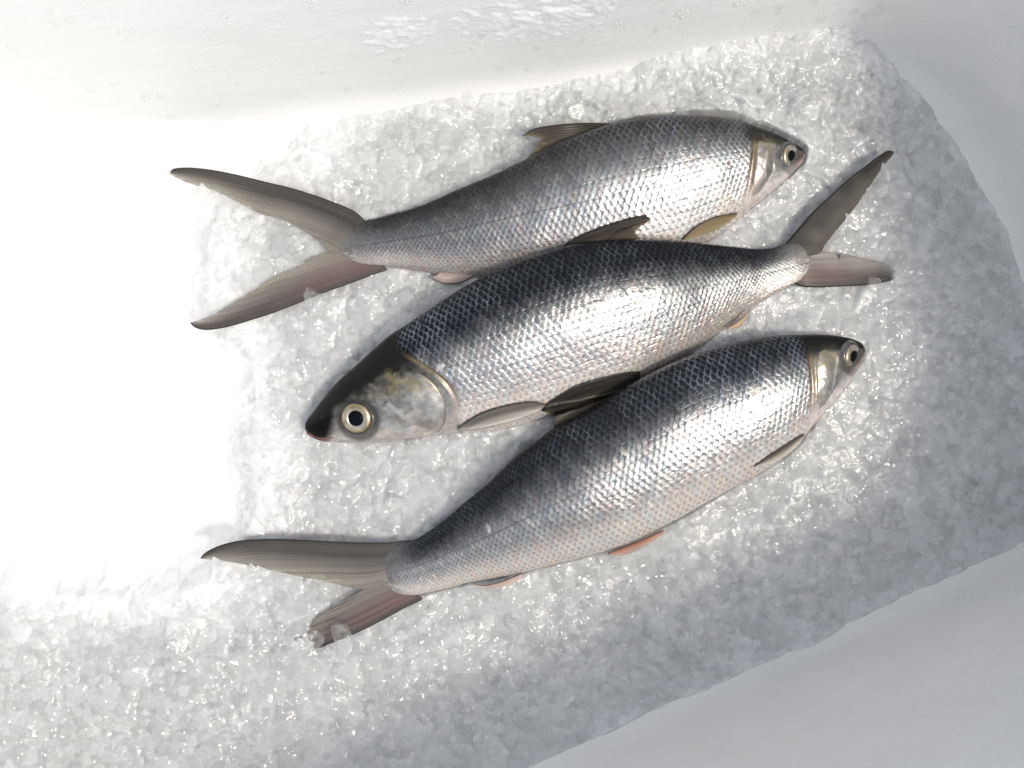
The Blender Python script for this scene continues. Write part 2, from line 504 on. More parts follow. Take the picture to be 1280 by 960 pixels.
GOLD, WHT, DRK, PNK, BLU = (.33, .295, .20), (.74, .72, .68), (.05, .048, .04), (.60, .46, .42), (.34, .39, .42)
FISH[0]['marks'] = [([(952, 181), (960, 182)], 7, GOLD, .75), ([(963, 176), (967, 184), (966, 190)], 2.0, DRK, .7), ([(948, 200), (944, 225), (938, 250)], 6, PNK, .6),
                    ([(952, 195), (949, 215), (951, 225)], 2.0, WHT, .7), ([(960, 222), (951, 236), (943, 250)], 2.0, WHT, .6), ([(972, 205), (970, 222)], 5, BLU, .5), ([(940, 186), (937, 205), (935, 240)], 1.6, (.22, .15, .07), .7)]
FISH[1]['marks'] = [([(490, 470), (498, 478), (492, 488)], 5, (.20, .17, .08), .7), ([(505, 477), (516, 478), (522, 486)], 8, GOLD, .65), ([(484, 476), (487, 486), (489, 493)], 1.6, DRK, .8),
                    ([(490, 506), (499, 513), (509, 520), (516, 517), (528, 512)], 4.5, WHT, .55), ([(514, 520), (518, 530), (514, 540)], 4, WHT, .35), ([(530, 543), (545, 536), (553, 526)], 2.2, (.72, .66, .55), .7),
                    ([(545, 495), (550, 508), (545, 520)], 7, WHT, .5), ([(500, 500), (506, 496), (514, 488)], 1.4, DRK, .5), ([(485, 530), (505, 537), (512, 533)], 6, BLU, .5), ([(524, 515), (520, 530), (530, 535)], 5, (.52, .44, .40), .5),
                    ([(468, 481), (477, 487), (480, 497)], 3, (.16, .15, .13), .6), ([(386, 546), (398, 551), (410, 552)], 2.2, (.40, .22, .20), .7)]
FISH[2]['marks'] = [([(1024, 441), (1034, 445), (1028, 452)], 7, GOLD, .8), ([(1033, 432), (1040, 440), (1043, 448)], 2.0, DRK, .7), ([(1020, 465), (1022, 490), (1026, 505)], 6, (.48, .46, .42), .6),
                    ([(1040, 448), (1036, 468), (1034, 486)], 2.0, WHT, .6), ([(1030, 490), (1036, 500)], 4, WHT, .5), ([(1014, 445), (1012.5, 470), (1014, 500)], 1.6, (.22, .16, .08), .7), ([(1048, 470), (1050, 482)], 5, BLU, .5)]


FISH[0]['spots'] = [([(902, 213), (904, 217)], 4, (.10, .09, .07), .8), ([(897, 223), (900, 231)], 3.5, (.20, .19, .17), .7), ([(714, 252), (716, 258)], 3, (.30, .22, .10), .5)]
FISH[1]['spots'] = [([(552, 462), (556, 458)], 4, (.75, .75, .72), .7)]
FISH[2]['spots'] = [([(834, 511), (838, 515)], 4, (.03, .03, .03), .85), ([(932, 480), (940, 486)], 2.5, (.10, .10, .10), .6), ([(610, 656), (612, 661)], 4, (.75, .75, .74), .6)]


def make_body(F, root):
    u, D, Vn = fish_shape(F)
    zc0 = F['z']
    Xd, Yd = at(D[:, 0], D[:, 1], zc0); Xv, Yv = at(Vn[:, 0], Vn[:, 1], zc0)
    a = np.hypot(Xd - Xv, Yd - Yv) / 2
    mx, my = (Xd + Xv) / 2, (Yd + Yv) / 2
    dx, dy = (Xd - Xv), (Yd - Yv)
    L = np.maximum(np.hypot(dx, dy), 1e-9); dx /= L; dy /= L
    # smooth the chord direction towards the tips
    s = arc(np.stack([mx, my], 1)); Ltot = s[-1]
    t = s / Ltot
    amax = a.max()
    ratio = np.interp(t, [0, .06, .18, .4, .7, .88, .97, 1], [.58, .60, .57, .54, .46, .34, .18, .06])
    b = a * ratio
    zc = zc0 + 0 * t
    zc = zc - (zc0 - .0085) * smooth(.5, 1, t)
    F['zt'] = zc[-1]
    th_top = np.linspace(0, np.pi, 2000)
    cs = arc(np.stack([np.cos(th_top), .6 * np.sin(th_top)], 1)); cs /= cs[-1]
    th = np.interp(np.linspace(0, 1, NT), cs, th_top)
    thb = np.linspace(np.pi, 2 * np.pi, NB + 2)[1:-1]
    th = np.concatenate([th, thb])
    ct, st = np.cos(th), np.sin(th)
    st = np.sign(st) * np.abs(st) ** .92
    P = np.empty((NU, len(th), 3))
    P[..., 0] = mx[:, None] + a[:, None] * ct * dx[:, None]
    P[..., 1] = my[:, None] + a[:, None] * ct * dy[:, None]
    P[..., 2] = zc[:, None] + b[:, None] * st + F['roll'] * (a * smooth(0, .2, t) * smooth(1, .85, t))[:, None] * ct
    # photo pixel of each surface point as drawn on the fish's mid plane (a chart of the flank, used for pigment)
    fx = (1 - ct) / 2
    PX = D[:, None, 0] * (1 - fx) + Vn[:, None, 0] * fx
    PY = D[:, None, 1] * (1 - fx) + Vn[:, None, 1] * fx
    f = np.broadcast_to(fx, PX.shape)
    top = np.broadcast_to((th <= np.pi), PX.shape)
    # normals
    du = np.gradient(P, axis=0); dv = np.roll(P, -1, 1) - np.roll(P, 1, 1)
    N = np.cross(du, dv); N /= np.maximum(np.linalg.norm(N, axis=2, keepdims=True), 1e-12)
    C0 = np.stack([mx, my, zc], 1)[:, None, :]
    if np.sum(N * (P - C0)) < 0: N = -N
    # ---- head / body split along the gill line
    G = catmull(F['gill'], 10)
    gx = np.interp(PY, G[:, 1], G[:, 0])
    sd = (PX - gx) * F['head']                                  # > 0 on the head, pixels
    body = smooth(1.5, -3.5, sd)
    # ---- scale lattice: i runs from the gill to the tail, j round the flank
    per = 0.0042 * (a / amax) ** .45
    per = np.maximum(per, .0026)
    lat_i = np.concatenate([[0], np.cumsum(np.diff(s) / ((per[1:] + per[:-1]) / 2))])
    R_ = 29.0
    ROW = np.interp(th, th_top, cs) * R_
    ROW = np.where(th > np.pi, R_ + (th - np.pi) * 6, ROW)
    I = np.broadcast_to(lat_i[:, None], PX.shape).copy()
    J = np.broadcast_to(ROW[None, :], PX.shape).copy()
    # rows bend a little and lean back so that the lattice is not a ruled grid
    I += .35 * (fbm(PX / 60, PY / 60, 3, 2) - .5) + .9 * (f - .5) ** 2
    J += .5 * (fbm(PX / 70, PY / 70, 8, 2) - .5)
    best = np.full(PX.shape, -9.0); bi = np.zeros(PX.shape, int); bj = np.zeros(PX.shape, int); bd = np.zeros(PX.shape)
    j0 = np.floor(J).astype(int)
    for dj in (-1, 0, 1, 2):
        jj = j0 + dj
        wj = J - jj
        edge = .55 - .52 * wj ** 2
        base = (jj % 2) * .5
        jit = (hash2(jj * 0 + 3, jj, 1) - .5) * .16
        q = I - base - jit
        ii = np.ceil(q - edge).astype(int)
        for di in (0, 1):
            i_ = ii + di
            dxx = q - i_ + (hash2(i_, jj, 5) - .5) * .12
            pp = dxx - edge
            ok = (pp <= 0) & (np.abs(wj) <= 1.02) & (pp > best)
            best = np.where(ok, pp, best); bi = np.where(ok, i_, bi); bj = np.where(ok, jj, bj); bd = np.where(ok, wj, bd)
    best = np.clip(best, -1.2, 0)
    p1 = np.clip(1 + best / .95, 0, 1)                          # 0 at the hidden front of a scale, 1 at its free edge
    rid = hash2(bi, bj, 2); rid2 = hash2(bi, bj, 9)
    wob = (fbm(PX / 30, PY / 30, 5, 3) - .5) * .10 + (rid - .5) * .07
    lower = smooth(.52, .60, f + wob * .5)
    rim = smooth(.74, .93, p1)
    notch = smooth(.52 + .16 * lower, .06 + .10 * lower, p1)                                  # the sunken part just behind the scale in front
    amp = (.00027 * (a / amax) ** .4)[:, None] * (1 + .5 * smooth(.40, .62, f)) * body * np.where(top, 1, .3) * smooth(0, .01, t)[:, None] * (1 - .25 * smooth(.94, 1, t))[:, None]
    h = amp * (p1 ** 1.3 + .9 * (rid - .5) * bd + .8 * (rid2 - .5) * (p1 - .5) - .3 * np.abs(bd))
    # ---- lateral line
    dl = poly_dist(PX, PY, catmull(F['lateral'], 6))
    latm = smooth(1.7, .4, dl) * body
    h -= .00008 * latm
    # ---- head relief
    hd = 1 - body
    mo = poly_dist(PX, PY, catmull(F['mouth'], 6))
    h -= .0010 * smooth(1.9, .3, mo) * hd * top
    no = np.hypot(PX - F['nostril'][0], PY - F['nostril'][1])
    h -= .0007 * smooth(2.4, .6, no) * hd * top
    ex, ey, er, en = F['eye']
    de = np.hypot(PX - ex, PY - ey)
    h -= .0008 * smooth(er * 1.5, er * .8, de) * hd * top
    h += .0006 * (fbm(PX / 9, PY / 9, 21, 3) - .5) * hd * smooth(.25, .4, f)
    h -= .0012 * smooth(5, 0, np.abs(sd + 1.0)) * smooth(.2, .35, f) * top     # gill slit
    h += .0012 * (fbm(PX / 45, PY / 45, 31, 2) - .5) * smooth(.02, .1, t)[:, None] * smooth(1, .9, t)[:, None]
    P = P + N * h[..., None]
    # ---- pigment
    d0, d1 = F['dark']
    fd = f + wob
    back = smooth(d1, d0, fd)                                   # 1 on the dark back
    col = np.zeros(PX.shape + (3,))
    c_back = np.array(F['cb']); c_mid = np.array([.20, .207, .215]); c_flank = np.array([.37, .372, .375]); c_belly = np.array([.82, .755, .69])
    silver = c_mid + (c_flank - c_mid) * smooth(.30, .55, fd)[..., None]
    silver = silver + (c_belly - silver) * (smooth(.58, .9, f) * F['bellywarm'])[..., None]
    col = silver + (c_back - silver) * back[..., None]
    # each scale: dusky pocket, silver free edge with bluish glints and peach highlights painted in; tints differ from scale to scale
    tint = np.stack([.93 + .14 * rid, .95 + .10 * rid2, 1.02 - .10 * rid + .08 * rid2], -1)
    col = col * tint
    net_glint = smooth(.30, .62, fbm(PX / 34, PY / 34, 83, 3)) * (.55 + .45 * smooth(.55, .15, t)[:, None])
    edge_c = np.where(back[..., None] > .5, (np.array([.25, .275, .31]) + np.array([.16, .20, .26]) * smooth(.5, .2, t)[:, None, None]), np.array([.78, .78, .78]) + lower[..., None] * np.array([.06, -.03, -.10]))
    rk = (rim * (.30 + .55 * back * net_glint) * (.25 + .75 * rid2) * body)[..., None] * .8
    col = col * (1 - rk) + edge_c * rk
    pocket = (notch * (.55 + .12 * lower) * body)[..., None]
    col = col * (1 - pocket) + col * np.array([.34, .36, .40]) * pocket
    ln_ = (latm * .8)[..., None] * (.5 + .5 * (np.sin(I * 2 * np.pi) > -.2))[..., None]
    col = col * (1 - ln_) + np.array([.16, .16, .16]) * ln_
    # head
    nz = fbm(PX / 10, PY / 10, 14, 4); nz2 = fbm(PX / 5, PY / 5, 44, 3)
    thr = (F['hthr'] + (.70 if F['head'] < 0 else .06) * smooth(.075, .015, t))[:, None]
    hb = smooth(thr + .30, thr - .10, f + (nz - .5) * .20)
    c_hd = np.array([.009, .0085, .0075]); c_ch = np.array([.25, .255, .245]); c_jaw = np.array([.42, .39, .37]) if F['head'] < 0 else np.array([.62, .56, .53])
    hc = c_ch * (.72 + .5 * nz)[..., None]
    gold = smooth(.52, .72, nz2) * smooth(.62, .42, f) * smooth(.24, .36, f) * .6
    hc = hc * (1 - .6 * gold[..., None]) + np.array([.55, .47, .30]) * .6 * gold[..., None]
    hc = hc + (c_jaw - hc) * smooth(.72, .92, f)[..., None]
    snout = smooth(.11, .03, t)[:, None] * np.ones_like(f)
    hc = hc + (np.array([.20, .17, .15]) - hc) * (snout * .75 * smooth(.95, .6, f))[..., None]
    hc = hc + (c_hd - hc) * hb[..., None]
    ring = smooth(er * 1.38, er * 1.1, np.hypot(PX - ex - .13 * er, PY - ey - .13 * er))
    hc = hc + (np.array([.035, .035, .035]) - hc) * (ring * (.75 if F['head'] < 0 else .5))[..., None]
    mm = smooth(2.2, .5, mo)
    hc = hc + (np.array([.22, .11, .09]) - hc) * (mm * .7)[..., None]
    hc = hc + (np.array([.02, .02, .02]) - hc) * smooth(2.2, .8, no)[..., None]
    nz3 = fbm(PX / 2.0, PY / 2.0, 63, 2)
    hc = hc * (.86 + .28 * nz3)[..., None] * (1 + .14 * smooth(.55, .7, fbm(PX / 6, PY / 3.5, 29, 3)) - .12 * smooth(.5, .35, fbm(PX / 6, PY / 3.5, 29, 3)))[..., None]
    hc = paint_marks(F, PX, PY, hc)
    gill = smooth(8, 0, np.abs(sd + 1)) * smooth(.16, .30, f)
    H_ = hd[..., None]
    col = col * (1 - H_) + hc * H_
    gl = (gill * .8 * smooth(.95, .6, f))[..., None]
    col = col * (1 - gl) + (np.array([.20, .155, .09]) * (1 - smooth(.45, .8, f))[..., None] + np.array([.55, .42, .36]) * smooth(.45, .8, f)[..., None]) * gl
    nape = smooth(.34, .24, f) * smooth(-20, -2, sd) * .7
    col = col * (1 - nape[..., None]) + np.array([.009, .009, .008]) * nape[..., None]
    for q, wq, rgb, kq in F.get('spots', ()):
        m = smooth(wq, wq * .3, poly_dist(PX, PY, np.array(q, float)) * (1 + 1.4 * (fbm(PX / 4, PY / 4, 19, 2) - .45))) * kq * body
        col = col * (1 - m[..., None]) + np.array(rgb) * m[..., None]
    # tail root: pale dusty scales
    tr_ = (smooth(.9, .985, t)[:, None] * np.ones_like(f) * (.15 + .5 * nz2))[..., None]
    col = col * (1 - tr_) + np.array([.33, .33, .325]) * tr_
    col = col * (1 - F['tail_shade'] * smooth(.40, .8, t) * (1 - smooth(.95, 1, t)))[:, None, None]  # shading of the tail half, darkened into the colour
    fz = (smooth(.945, .985, t + .018 * (rid - .5)[:, :].mean(1) )[:, None] * smooth(.2, .7, rid + smooth(.97, 1, t)[:, None] * .5) * .75)[..., None]
    col = col * (1 - fz) + np.array([.16, .15, .14]) * fz
    col = np.clip(col, .004, .92)
    silverness = (.45 + .35 * smooth(.25, .5, fd) - .34 * smooth(.6, .9, f)) * body + hd * (.72 * smooth(.35, .5, f) - .4 * smooth(.65, .85, f))
    silverness = np.clip(silverness + .15 * rim * body, 0, .9)
    gloss = .33 - .03 * lower + .14 * (rid2 - .5) + .06 * hd
    gloss = np.clip(gloss + .12 * smooth(.9, 1, t)[:, None], .15, .7)
    nth = len(th)
    Vx = P.reshape(-1, 3) - np.array(root.location)
    Fq = grid_faces(NU, nth, wrap=True)
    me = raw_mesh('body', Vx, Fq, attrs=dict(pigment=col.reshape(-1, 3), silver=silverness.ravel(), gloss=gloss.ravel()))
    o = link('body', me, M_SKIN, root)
    # ray target for parts that sit on the skin (coarse copy, world space)
    iu = np.arange(0, NU, 3); it = np.arange(0, nth, 3)
    Q = P[iu][:, it].reshape(-1, 3)
    bv = BVHTree.FromPolygons([Vector(q) for q in Q], [tuple(x) for x in grid_faces(len(iu), len(it), wrap=True)])
    return o, bv


def drop(bv, px, py, z):
    """where a photo pixel meets the fish: straight down from the point it has on the fish's mid plane"""
    x, y = at(px, py, z)
    h = bv.ray_cast(Vector((float(x), float(y), 1)), Vector((0, 0, -1)))
    if h[0] is None:
        h = bv.find_nearest(Vector((float(x), float(y), z)))
    return h[0], (h[1] if h[1].z > 0 else -h[1])


def make_cover(F, root, bv):
    """gill cover: a thin domed plate with a free rear edge"""
    O = np.array(F['cover'], float)
    O = resample(np.vstack([O, O[:1]]), np.linspace(0, 1, 97)[:-1])
    c = O.mean(0)
    V, C, SV = [], [], []
    NR = 18
    for k in range(NR + 2):
        r = min(k / NR, 1.0)
        for m, q in enumerate(O):
            p = c + (q - c) * max(r, .001)
            hit, nn = drop(bv, p[0], p[1], F['z'])
            lift = .0002 + .0008 * (1 - r ** 3) if k <= NR else -.0012
            n2 = (nn + Vector((0, 0, 1))).normalized()
            dv_ = (q - c) / np.linalg.norm(q - c)
            post = float(smooth(-.1, .75, -dv_[0] * F['head'] - .25 * dv_[1]))
            lift = lift * (1 - (1 - post) * r) - .0005 * (1 - post) * r ** 2
            rel = .0005 * (float(fbm(p[0] / 11, p[1] / 11, 77, 3)) - .5)
            # radiating furrows of the bone
            ang = math.atan2(q[1] - c[1], q[0] - c[0])
            rel += .00010 * math.sin(math.hypot(p[0] - O[0, 0], p[1] - O[0, 1]) * .55 + 3 * float(vnoise(p[0] / 14, p[1] / 14, 4))) * (1 - r)
            V.append(tuple(hit + n2 * (lift + rel) - root.location))
            nz = float(fbm(p[0] / 9, p[1] / 9, 23, 4)); n3 = float(fbm(p[0] / 4.5, p[1] / 4.5, 91, 3))
            fy = (p[1] - O[:, 1].min()) / np.ptp(O[:, 1])
            base = np.array([.25, .255, .245]) * (.72 + .5 * float(fbm(p[0] / 10, p[1] / 10, 14, 4))) * (1 - post) + np.array([.40, .40, .39]) * (.50 + .90 * nz) * post
            g = float(smooth(.42, .6, n3)) * float(smooth(.55, .1, fy)) * .75
            base = base * (1 - g) + np.array([.50, .41, .22]) * g
            dk = float(smooth(.56, .7, fbm(p[0] / 7, p[1] / 7, 51, 3))) * .4
            base = base * (1 - dk) + np.array([.24, .23, .2]) * dk
            pk = float(smooth(.5, .95, fy)) * .5
            base = base * (1 - pk) + np.array([.62, .54, .50]) * pk
            base = base * (.86 + .28 * float(fbm(p[0] / 2.0, p[1] / 2.0, 63, 2))) * (1 + .15 * float(smooth(.55, .7, fbm(p[0] / 7, p[1] / 4, 29, 3))) - .12 * float(smooth(.5, .35, fbm(p[0] / 7, p[1] / 4, 29, 3))))
            e = float(smooth(.86, 1.0, r)) * .5 * post
            base = base * (1 - e) + np.array([.34, .28, .20]) * e
            if F['head'] < 0:
                dkf = float(smooth(496, 466, p[1] + 18 * (nz - .5) - .12 * (p[0] - 500))) * (1 - .75 * post)
                base = base * (1 - dkf) + np.array([.03, .029, .024]) * dkf
            base = paint_marks(F, np.array([p[0]]), np.array([p[1]]), base[None])[0]
            C.append(base)
            SV.append(.70 + .1 * nz * post)
    F_ = grid_faces(NR + 2, len(O), wrap=True)
    me = raw_mesh('gill_cover', V, F_, attrs=dict(pigment=np.clip(np.array(C), 0, .9), silver=np.array(SV), gloss=np.full(len(V), .33)))
    return link('gill_cover', me, M_SKIN, root)


def lathe(name, prof, colf, m, root, M4, seg=72):
    V, C = [], []
    for r, z in prof:
        for k in range(seg):
            t = 2 * math.pi * k / seg
            V.append((r * math.cos(t), r * math.sin(t), z)); C.append(colf(r, t))
    V = [tuple(M4 @ Vector(v) - root.location) for v in V]
    me = raw_mesh(name, V, grid_faces(len(prof), seg, wrap=True), attrs=dict(pigment=np.array(C)))
    return me


def make_eye(F, root, bv):
    ex, ey, er, en = F['eye']
    hit, nn = drop(bv, ex, ey, F['z'])
    en = Vector(en).normalized()
    Rr = er * S * (.94 if F['head'] < 0 else .86)
    from mathutils import Matrix
    en = (en * .45 + nn * .55).normalized()
    print('EYE', F['key'], tuple(round(q, 2) for q in nn), tuple(round(q, 2) for q in en))
    M4 = Matrix.Translation(hit - en * Rr * (.14 if F['head'] < 0 else .24)) @ en.to_track_quat('Z', 'Y').to_matrix().to_4x4()
    rng = random.Random(int(ex))

    def ring_col(r, t):
        q = r / Rr
        k = float(smooth(.95, 1.2, q))
        return np.array([.022, .022, .022]) * (1 - k) + np.array([.09, .088, .084]) * k
    prof = [(Rr * 1.22, -Rr * .30), (Rr * 1.17, -Rr * .08), (Rr * 1.10, Rr * .05), (Rr * 1.02, Rr * .10), (Rr * .93, Rr * .07), (Rr * .86, -Rr * .02), (Rr * .4, -Rr * .03), (Rr * .02, -Rr * .03)]
    me = lathe('eye', prof, ring_col, M_EYE, root, M4)
    eye = link('eye', me, M_EYE, root)

    def iris_col(r, t):
        q = r / Rr
        nz = float(vnoise(t * 3.0 + ex, q * 9, 3)); n2 = float(vnoise(t * 14, q * 5, 6))
        gold = np.array([.42, .32, .16]); silv = np.array([.50, .475, .41]); dark = np.array([.12, .10, .07])
        k = float(smooth(.88, .60, q)) if F['head'] < 0 else float(smooth(1.0, .84, q))
        c = gold * (1 - k) + silv * k
        upper = float(smooth(.2, .9, math.sin(t - .3))) * .55
        c = c * (1 - upper) + gold * .8 * upper
        d = float(smooth(.56, .70, nz)) * float(smooth(.55, .75, q)) * .5
        c = c * (1 - d) + dark * d
        return c * (.85 + .3 * n2)
    pr = F['pup']
    prof = [(Rr * .96, -Rr * .02), (Rr * .92, Rr * .13), (Rr * .84, Rr * .20), (Rr * .70, Rr * .235), (Rr * (pr + .10), Rr * .235), (Rr * (pr + .03), Rr * .22), (Rr * (pr - .03), Rr * .17)]
    iris = link('iris', lathe('iris', prof, iris_col, M_IRIS, root, M4), M_IRIS, eye)
    prof = [(Rr * (pr + .015), Rr * .17), (Rr * pr, Rr * .222)] + [(Rr * pr * math.cos(q), Rr * (.222 + .10 * math.sin(q))) for q in np.linspace(.25, 1.56, 8)]
    link('pupil', lathe('pupil', prof, lambda r, t: (0, 0, 0), M_PUPIL, root, M4), M_PUPIL, eye)
    return eye


def make_fin(name, root, outer, inner, z0, z1, dark, lite, jag=1.5, sheer=(.05, .45), NS=110, NW=64, thick=.0011, pink=0, seed=0, curl=0.0, wpow=1.0, zarch=0.0, rays=20, on=None):
    """fin blade between its stiff leading edge and its trailing edge, both running from the root to the tip"""
    u = np.linspace(0, 1, NS); v = np.linspace(0, 1, NW)
    A = resample(outer, u); B = resample(inner, u)
    saw = np.zeros(NS)
    rr = np.random.default_rng(seed + 5)
    x = 0
    while x < NS:
        w = int(rr.integers(3, 11)); dep = rr.random() ** 3
        for k in range(w):
            if x + k < NS: saw[x + k] = dep * (k / w) ** 1.5
        x += w
    tow = A - B; tw = np.linalg.norm(tow, axis=1, keepdims=True)
    DISP = tow / np.maximum(tw, 1e-6) * np.minimum(saw[:, None] ** 1.5 * jag * 8.0 * smooth(.12, .3, u)[:, None] * smooth(1, .9, u)[:, None], tw * .6)
    G = A[:, None] * (1 - v[None, :, None]) + B[:, None] * v[None, :, None] + DISP[:, None] * v[None, :, None] ** 6
    wid = np.linalg.norm(A - B, axis=1)
    dist = wid[:, None] * v[None]                                # pixels from the leading edge
    z = z0 + (z1 - z0) * smooth(0, .9, u) + zarch * np.sin(np.pi * u)
    Z = z[:, None] + curl * (v[None] ** 2) * np.sin(np.pi * u[:, None])
    Z = Z + .0012 * (vnoise(G[..., 0] / 25, G[..., 1] / 25, seed) - .5)
    if on:
        for i in range(NS):
            for j in range(NW):
                x, y = at(G[i, j, 0], G[i, j, 1], Z[i, j])
                zz = [h[0].z for h in (b_.ray_cast(Vector((float(x), float(y), 1)), Vector((0, 0, -1))) for b_ in on) if h[0] is not None]
                if zz: Z[i, j] = max(Z[i, j] if Z[i, j] < max(zz) + .004 else -1, max(zz) + .0016)
        for _ in range(6):
            Zp = np.pad(Z, 1, mode='edge')
            Z = np.maximum(Z, (Zp[:-2, 1:-1] + Zp[2:, 1:-1] + Zp[1:-1, :-2] + Zp[1:-1, 2:]) / 4)
    X, Y = at(G[..., 0], G[..., 1], Z)
    wmax = wid.max()
    ph = dist / wmax * rays
    ray = .5 + .5 * np.cos(2 * np.pi * (ph + .06 * vnoise(u[:, None] * 2.5 + 0 * ph, ph * .3, seed)))
    th = thick * (1 - .75 * u[:, None]) * (1 - .6 * v[None]) * .5 + .00012
    edge0 = smooth(0, .06, v)[None] * smooth(1, .95, v)[None]
    top = Z + th * edge0 + .00016 * ray * edge0
    bot = Z - th * edge0 - .00012 * edge0
    Vt = np.stack([X, Y, top], -1).reshape(-1, 3); Vl = np.stack([X, Y, bot], -1).reshape(-1, 3)
    V = np.vstack([Vt, Vl]) - np.array(root.location)
    F1 = grid_faces(NS, NW)
    off = NS * NW
    idx = np.arange(off).reshape(NS, NW)
    loop = np.concatenate([idx[0, :], idx[1:, -1], idx[-1, ::-1][1:], idx[::-1, 0][1:-1]])
    l2 = np.roll(loop, -1)
    Fs = np.stack([loop, l2, l2 + off, loop + off], 1)
    F_ = np.vstack([F1[:, ::-1], F1 + off, Fs])
    nz = vnoise(ph * .9, u[:, None] * .9, seed + 2)
    fine = vnoise(ph * 2.3, u[:, None] * 2.5, seed + 4)
    k = smooth(.25, 1, v)[None] * np.ones_like(ph)
    c = np.array(dark) * (1 - k[..., None]) + np.array(lite) * k[..., None]
    c = c * (.66 + .42 * nz + .30 * (fine - .5) + .18 * ray)[..., None]
    le = smooth(3.0, .4, dist)[..., None] * .75
    c = c * (1 - le) + np.array([.018, .017, .017]) * le
    if pink:
        pk = (pink * smooth(.75, .1, u)[:, None] * smooth(.05, .25, v)[None] * smooth(.9, .4, v)[None] * (.5 + .8 * nz))[..., None]
        c = c * (1 - pk) + np.array([.42, .22, .21]) * pk
    c = np.clip(c, .01, .85)
    sh = sheer[0] + (sheer[1] - sheer[0]) * smooth(.35, 1, v)[None] ** wpow * np.ones_like(ph) + .10 * (1 - ray) * smooth(.1, .4, v)[None]
    sh = np.clip(sh * (.7 + .5 * nz), 0, .85)
    split = smooth(.60, .72, vnoise(ph * 2.0 + 7, u[:, None] * 1.4, seed + 9)) * smooth(.55, .92, v)[None] * smooth(.15, .35, u)[:, None]
    if sheer[1] > .2: sh = np.maximum(sh, .85 * split)                      # torn between the rays
    me = raw_mesh(name, V, F_, attrs=dict(pigment=np.vstack([c.reshape(-1, 3)] * 2), sheer=np.concatenate([sh.ravel()] * 2)))
    return link(name, me, M_FIN, root)


def tail(F, root, up, lo, dipu, dipl, cu=((.080, .073, .067), (.30, .285, .255)), **kw):
    z0 = F['zt']
    t = link('tail_fin', None, None, root)
    tmp = root
    a_ = make_fin('upper_lobe', root, up[0], up[1], z0 + .0006, dipu, cu[0], cu[1], jag=1.6, seed=F['seed'], **kw)
    b_ = make_fin('lower_lobe', root, lo[0], lo[1], z0 - .0006, dipl, (.100, .088, .084), (.32, .295, .27), jag=1.6, seed=F['seed'] + 40, pink=.28, **kw)
    for q in (a_, b_): q.parent = t
    return t


ROOTS = []
BV = []
for k, F in enumerate(FISH):
    mx, my = at(np.mean([q[0] for q in F['D']]), np.mean([q[1] for q in F['D'] + F['V']]), 0)
    r = link('milkfish', None)
    r.location = (float(mx), float(my), 0.0)
    tag(r, F['label'], 'fish', 'silver fish laid on the crushed ice')
    F['seed'] = 3 + 11 * k
    o, bv = make_body(F, r)
    make_cover(F, r, bv)
    make_eye(F, r, bv)
    ROOTS.append(r); BV.append(bv)

BR, LT = (.10, .085, .062), (.30, .26, .18)
# top fish
F, r = FISH[0], ROOTS[0]
UP1 = ([(462, 283), (446, 266), (413, 251), (364, 235), (331, 227), (292, 217.5), (259, 211.5), (230, 209.5), (215, 212), (213, 216)],
       [(440, 314), (407, 313), (403, 305), (384, 291), (354, 274), (328, 268), (298, 253), (266, 238), (233, 228), (216, 219.5), (213, 217)])
LO1 = ([(470, 326), (484, 337), (472, 341.5), (436, 355), (397, 369), (348, 389), (308, 402), (279, 410), (255, 412.5), (243, 409), (238, 404)],
       [(440, 310), (407, 315), (384, 325), (364, 337), (344, 345), (308, 368), (272, 390), (248, 400), (238, 403)])
tail(F, r, UP1, LO1, .006, .0055)
make_fin('dorsal_fin', r, [(778, 156), (750, 153.5), (718, 154), (679, 158), (661, 163), (653, 169)],
         [(770, 164), (740, 172), (700, 186), (664, 203), (659, 198), (676, 187), (684, 181), (672, 172), (660, 170), (653, 170)], .014, .016, (.055, .045, .034), (.20, .165, .105), jag=1.2, sheer=(0, .25), seed=71, NS=80, rays=14)
make_fin('pectoral_fin', r, [(921, 266), (896, 271), (869, 284), (853, 299)], [(921, 270), (900, 285), (872, 296), (854, 300)], .012, .010, (.24, .18, .10), (.40, .32, .20), jag=.4, sheer=(0, .15), seed=72, NS=50, NW=16, rays=9, on=BV[:1])
make_fin('anal_fin', r, [(592, 345), (575, 354), (556, 355), (541, 349)], [(592, 340), (575, 340), (558, 338), (541, 346)], .008, .008, (.50, .40, .36), (.62, .52, .48), jag=.8, sheer=(0, .3), seed=73, NS=40, NW=14, rays=9)
# middle fish
F, r = FISH[1], ROOTS[1]
UP2 = ([(972, 318), (984, 302), (999, 284), (1015, 266), (1035, 247.5), (1058, 226), (1081, 208), (1101, 193), (1111, 188), (1117, 189.5)],
       [(1003, 322), (1026, 315), (1030, 308), (1036, 300), (1049, 284), (1065, 264), (1079, 245), (1091, 227), (1107, 204), (1115, 195), (1117.5, 191)])
LO2 = ([(985, 350), (1000, 358), (1015, 359.5), (1048, 358.5), (1087, 356), (1112, 351), (1135, 343)],
       [(1000, 322), (1026, 315), (1035, 314.5), (1051, 316), (1074, 321.5), (1100, 327), (1118, 334), (1135, 342)])
tail(F, r, UP2, LO2, .011, .0003, cu=((.032, .029, .027), (.095, .085, .070)), sheer=(-.12, .03))
make_fin('dorsal_fin', r, [(692, 316), (715, 300), (740, 288), (770, 278), (795, 271), (808, 270), (813.5, 273)],
         [(700, 322), (740, 314), (775, 309), (796, 305), (799, 298), (792, 291), (800, 285), (809, 278), (813.5, 274)], .021, .030, (.045, .038, .032), (.17, .14, .095), jag=1.0, sheer=(0, .2), seed=81, NS=80, rays=14, on=BV[:1])
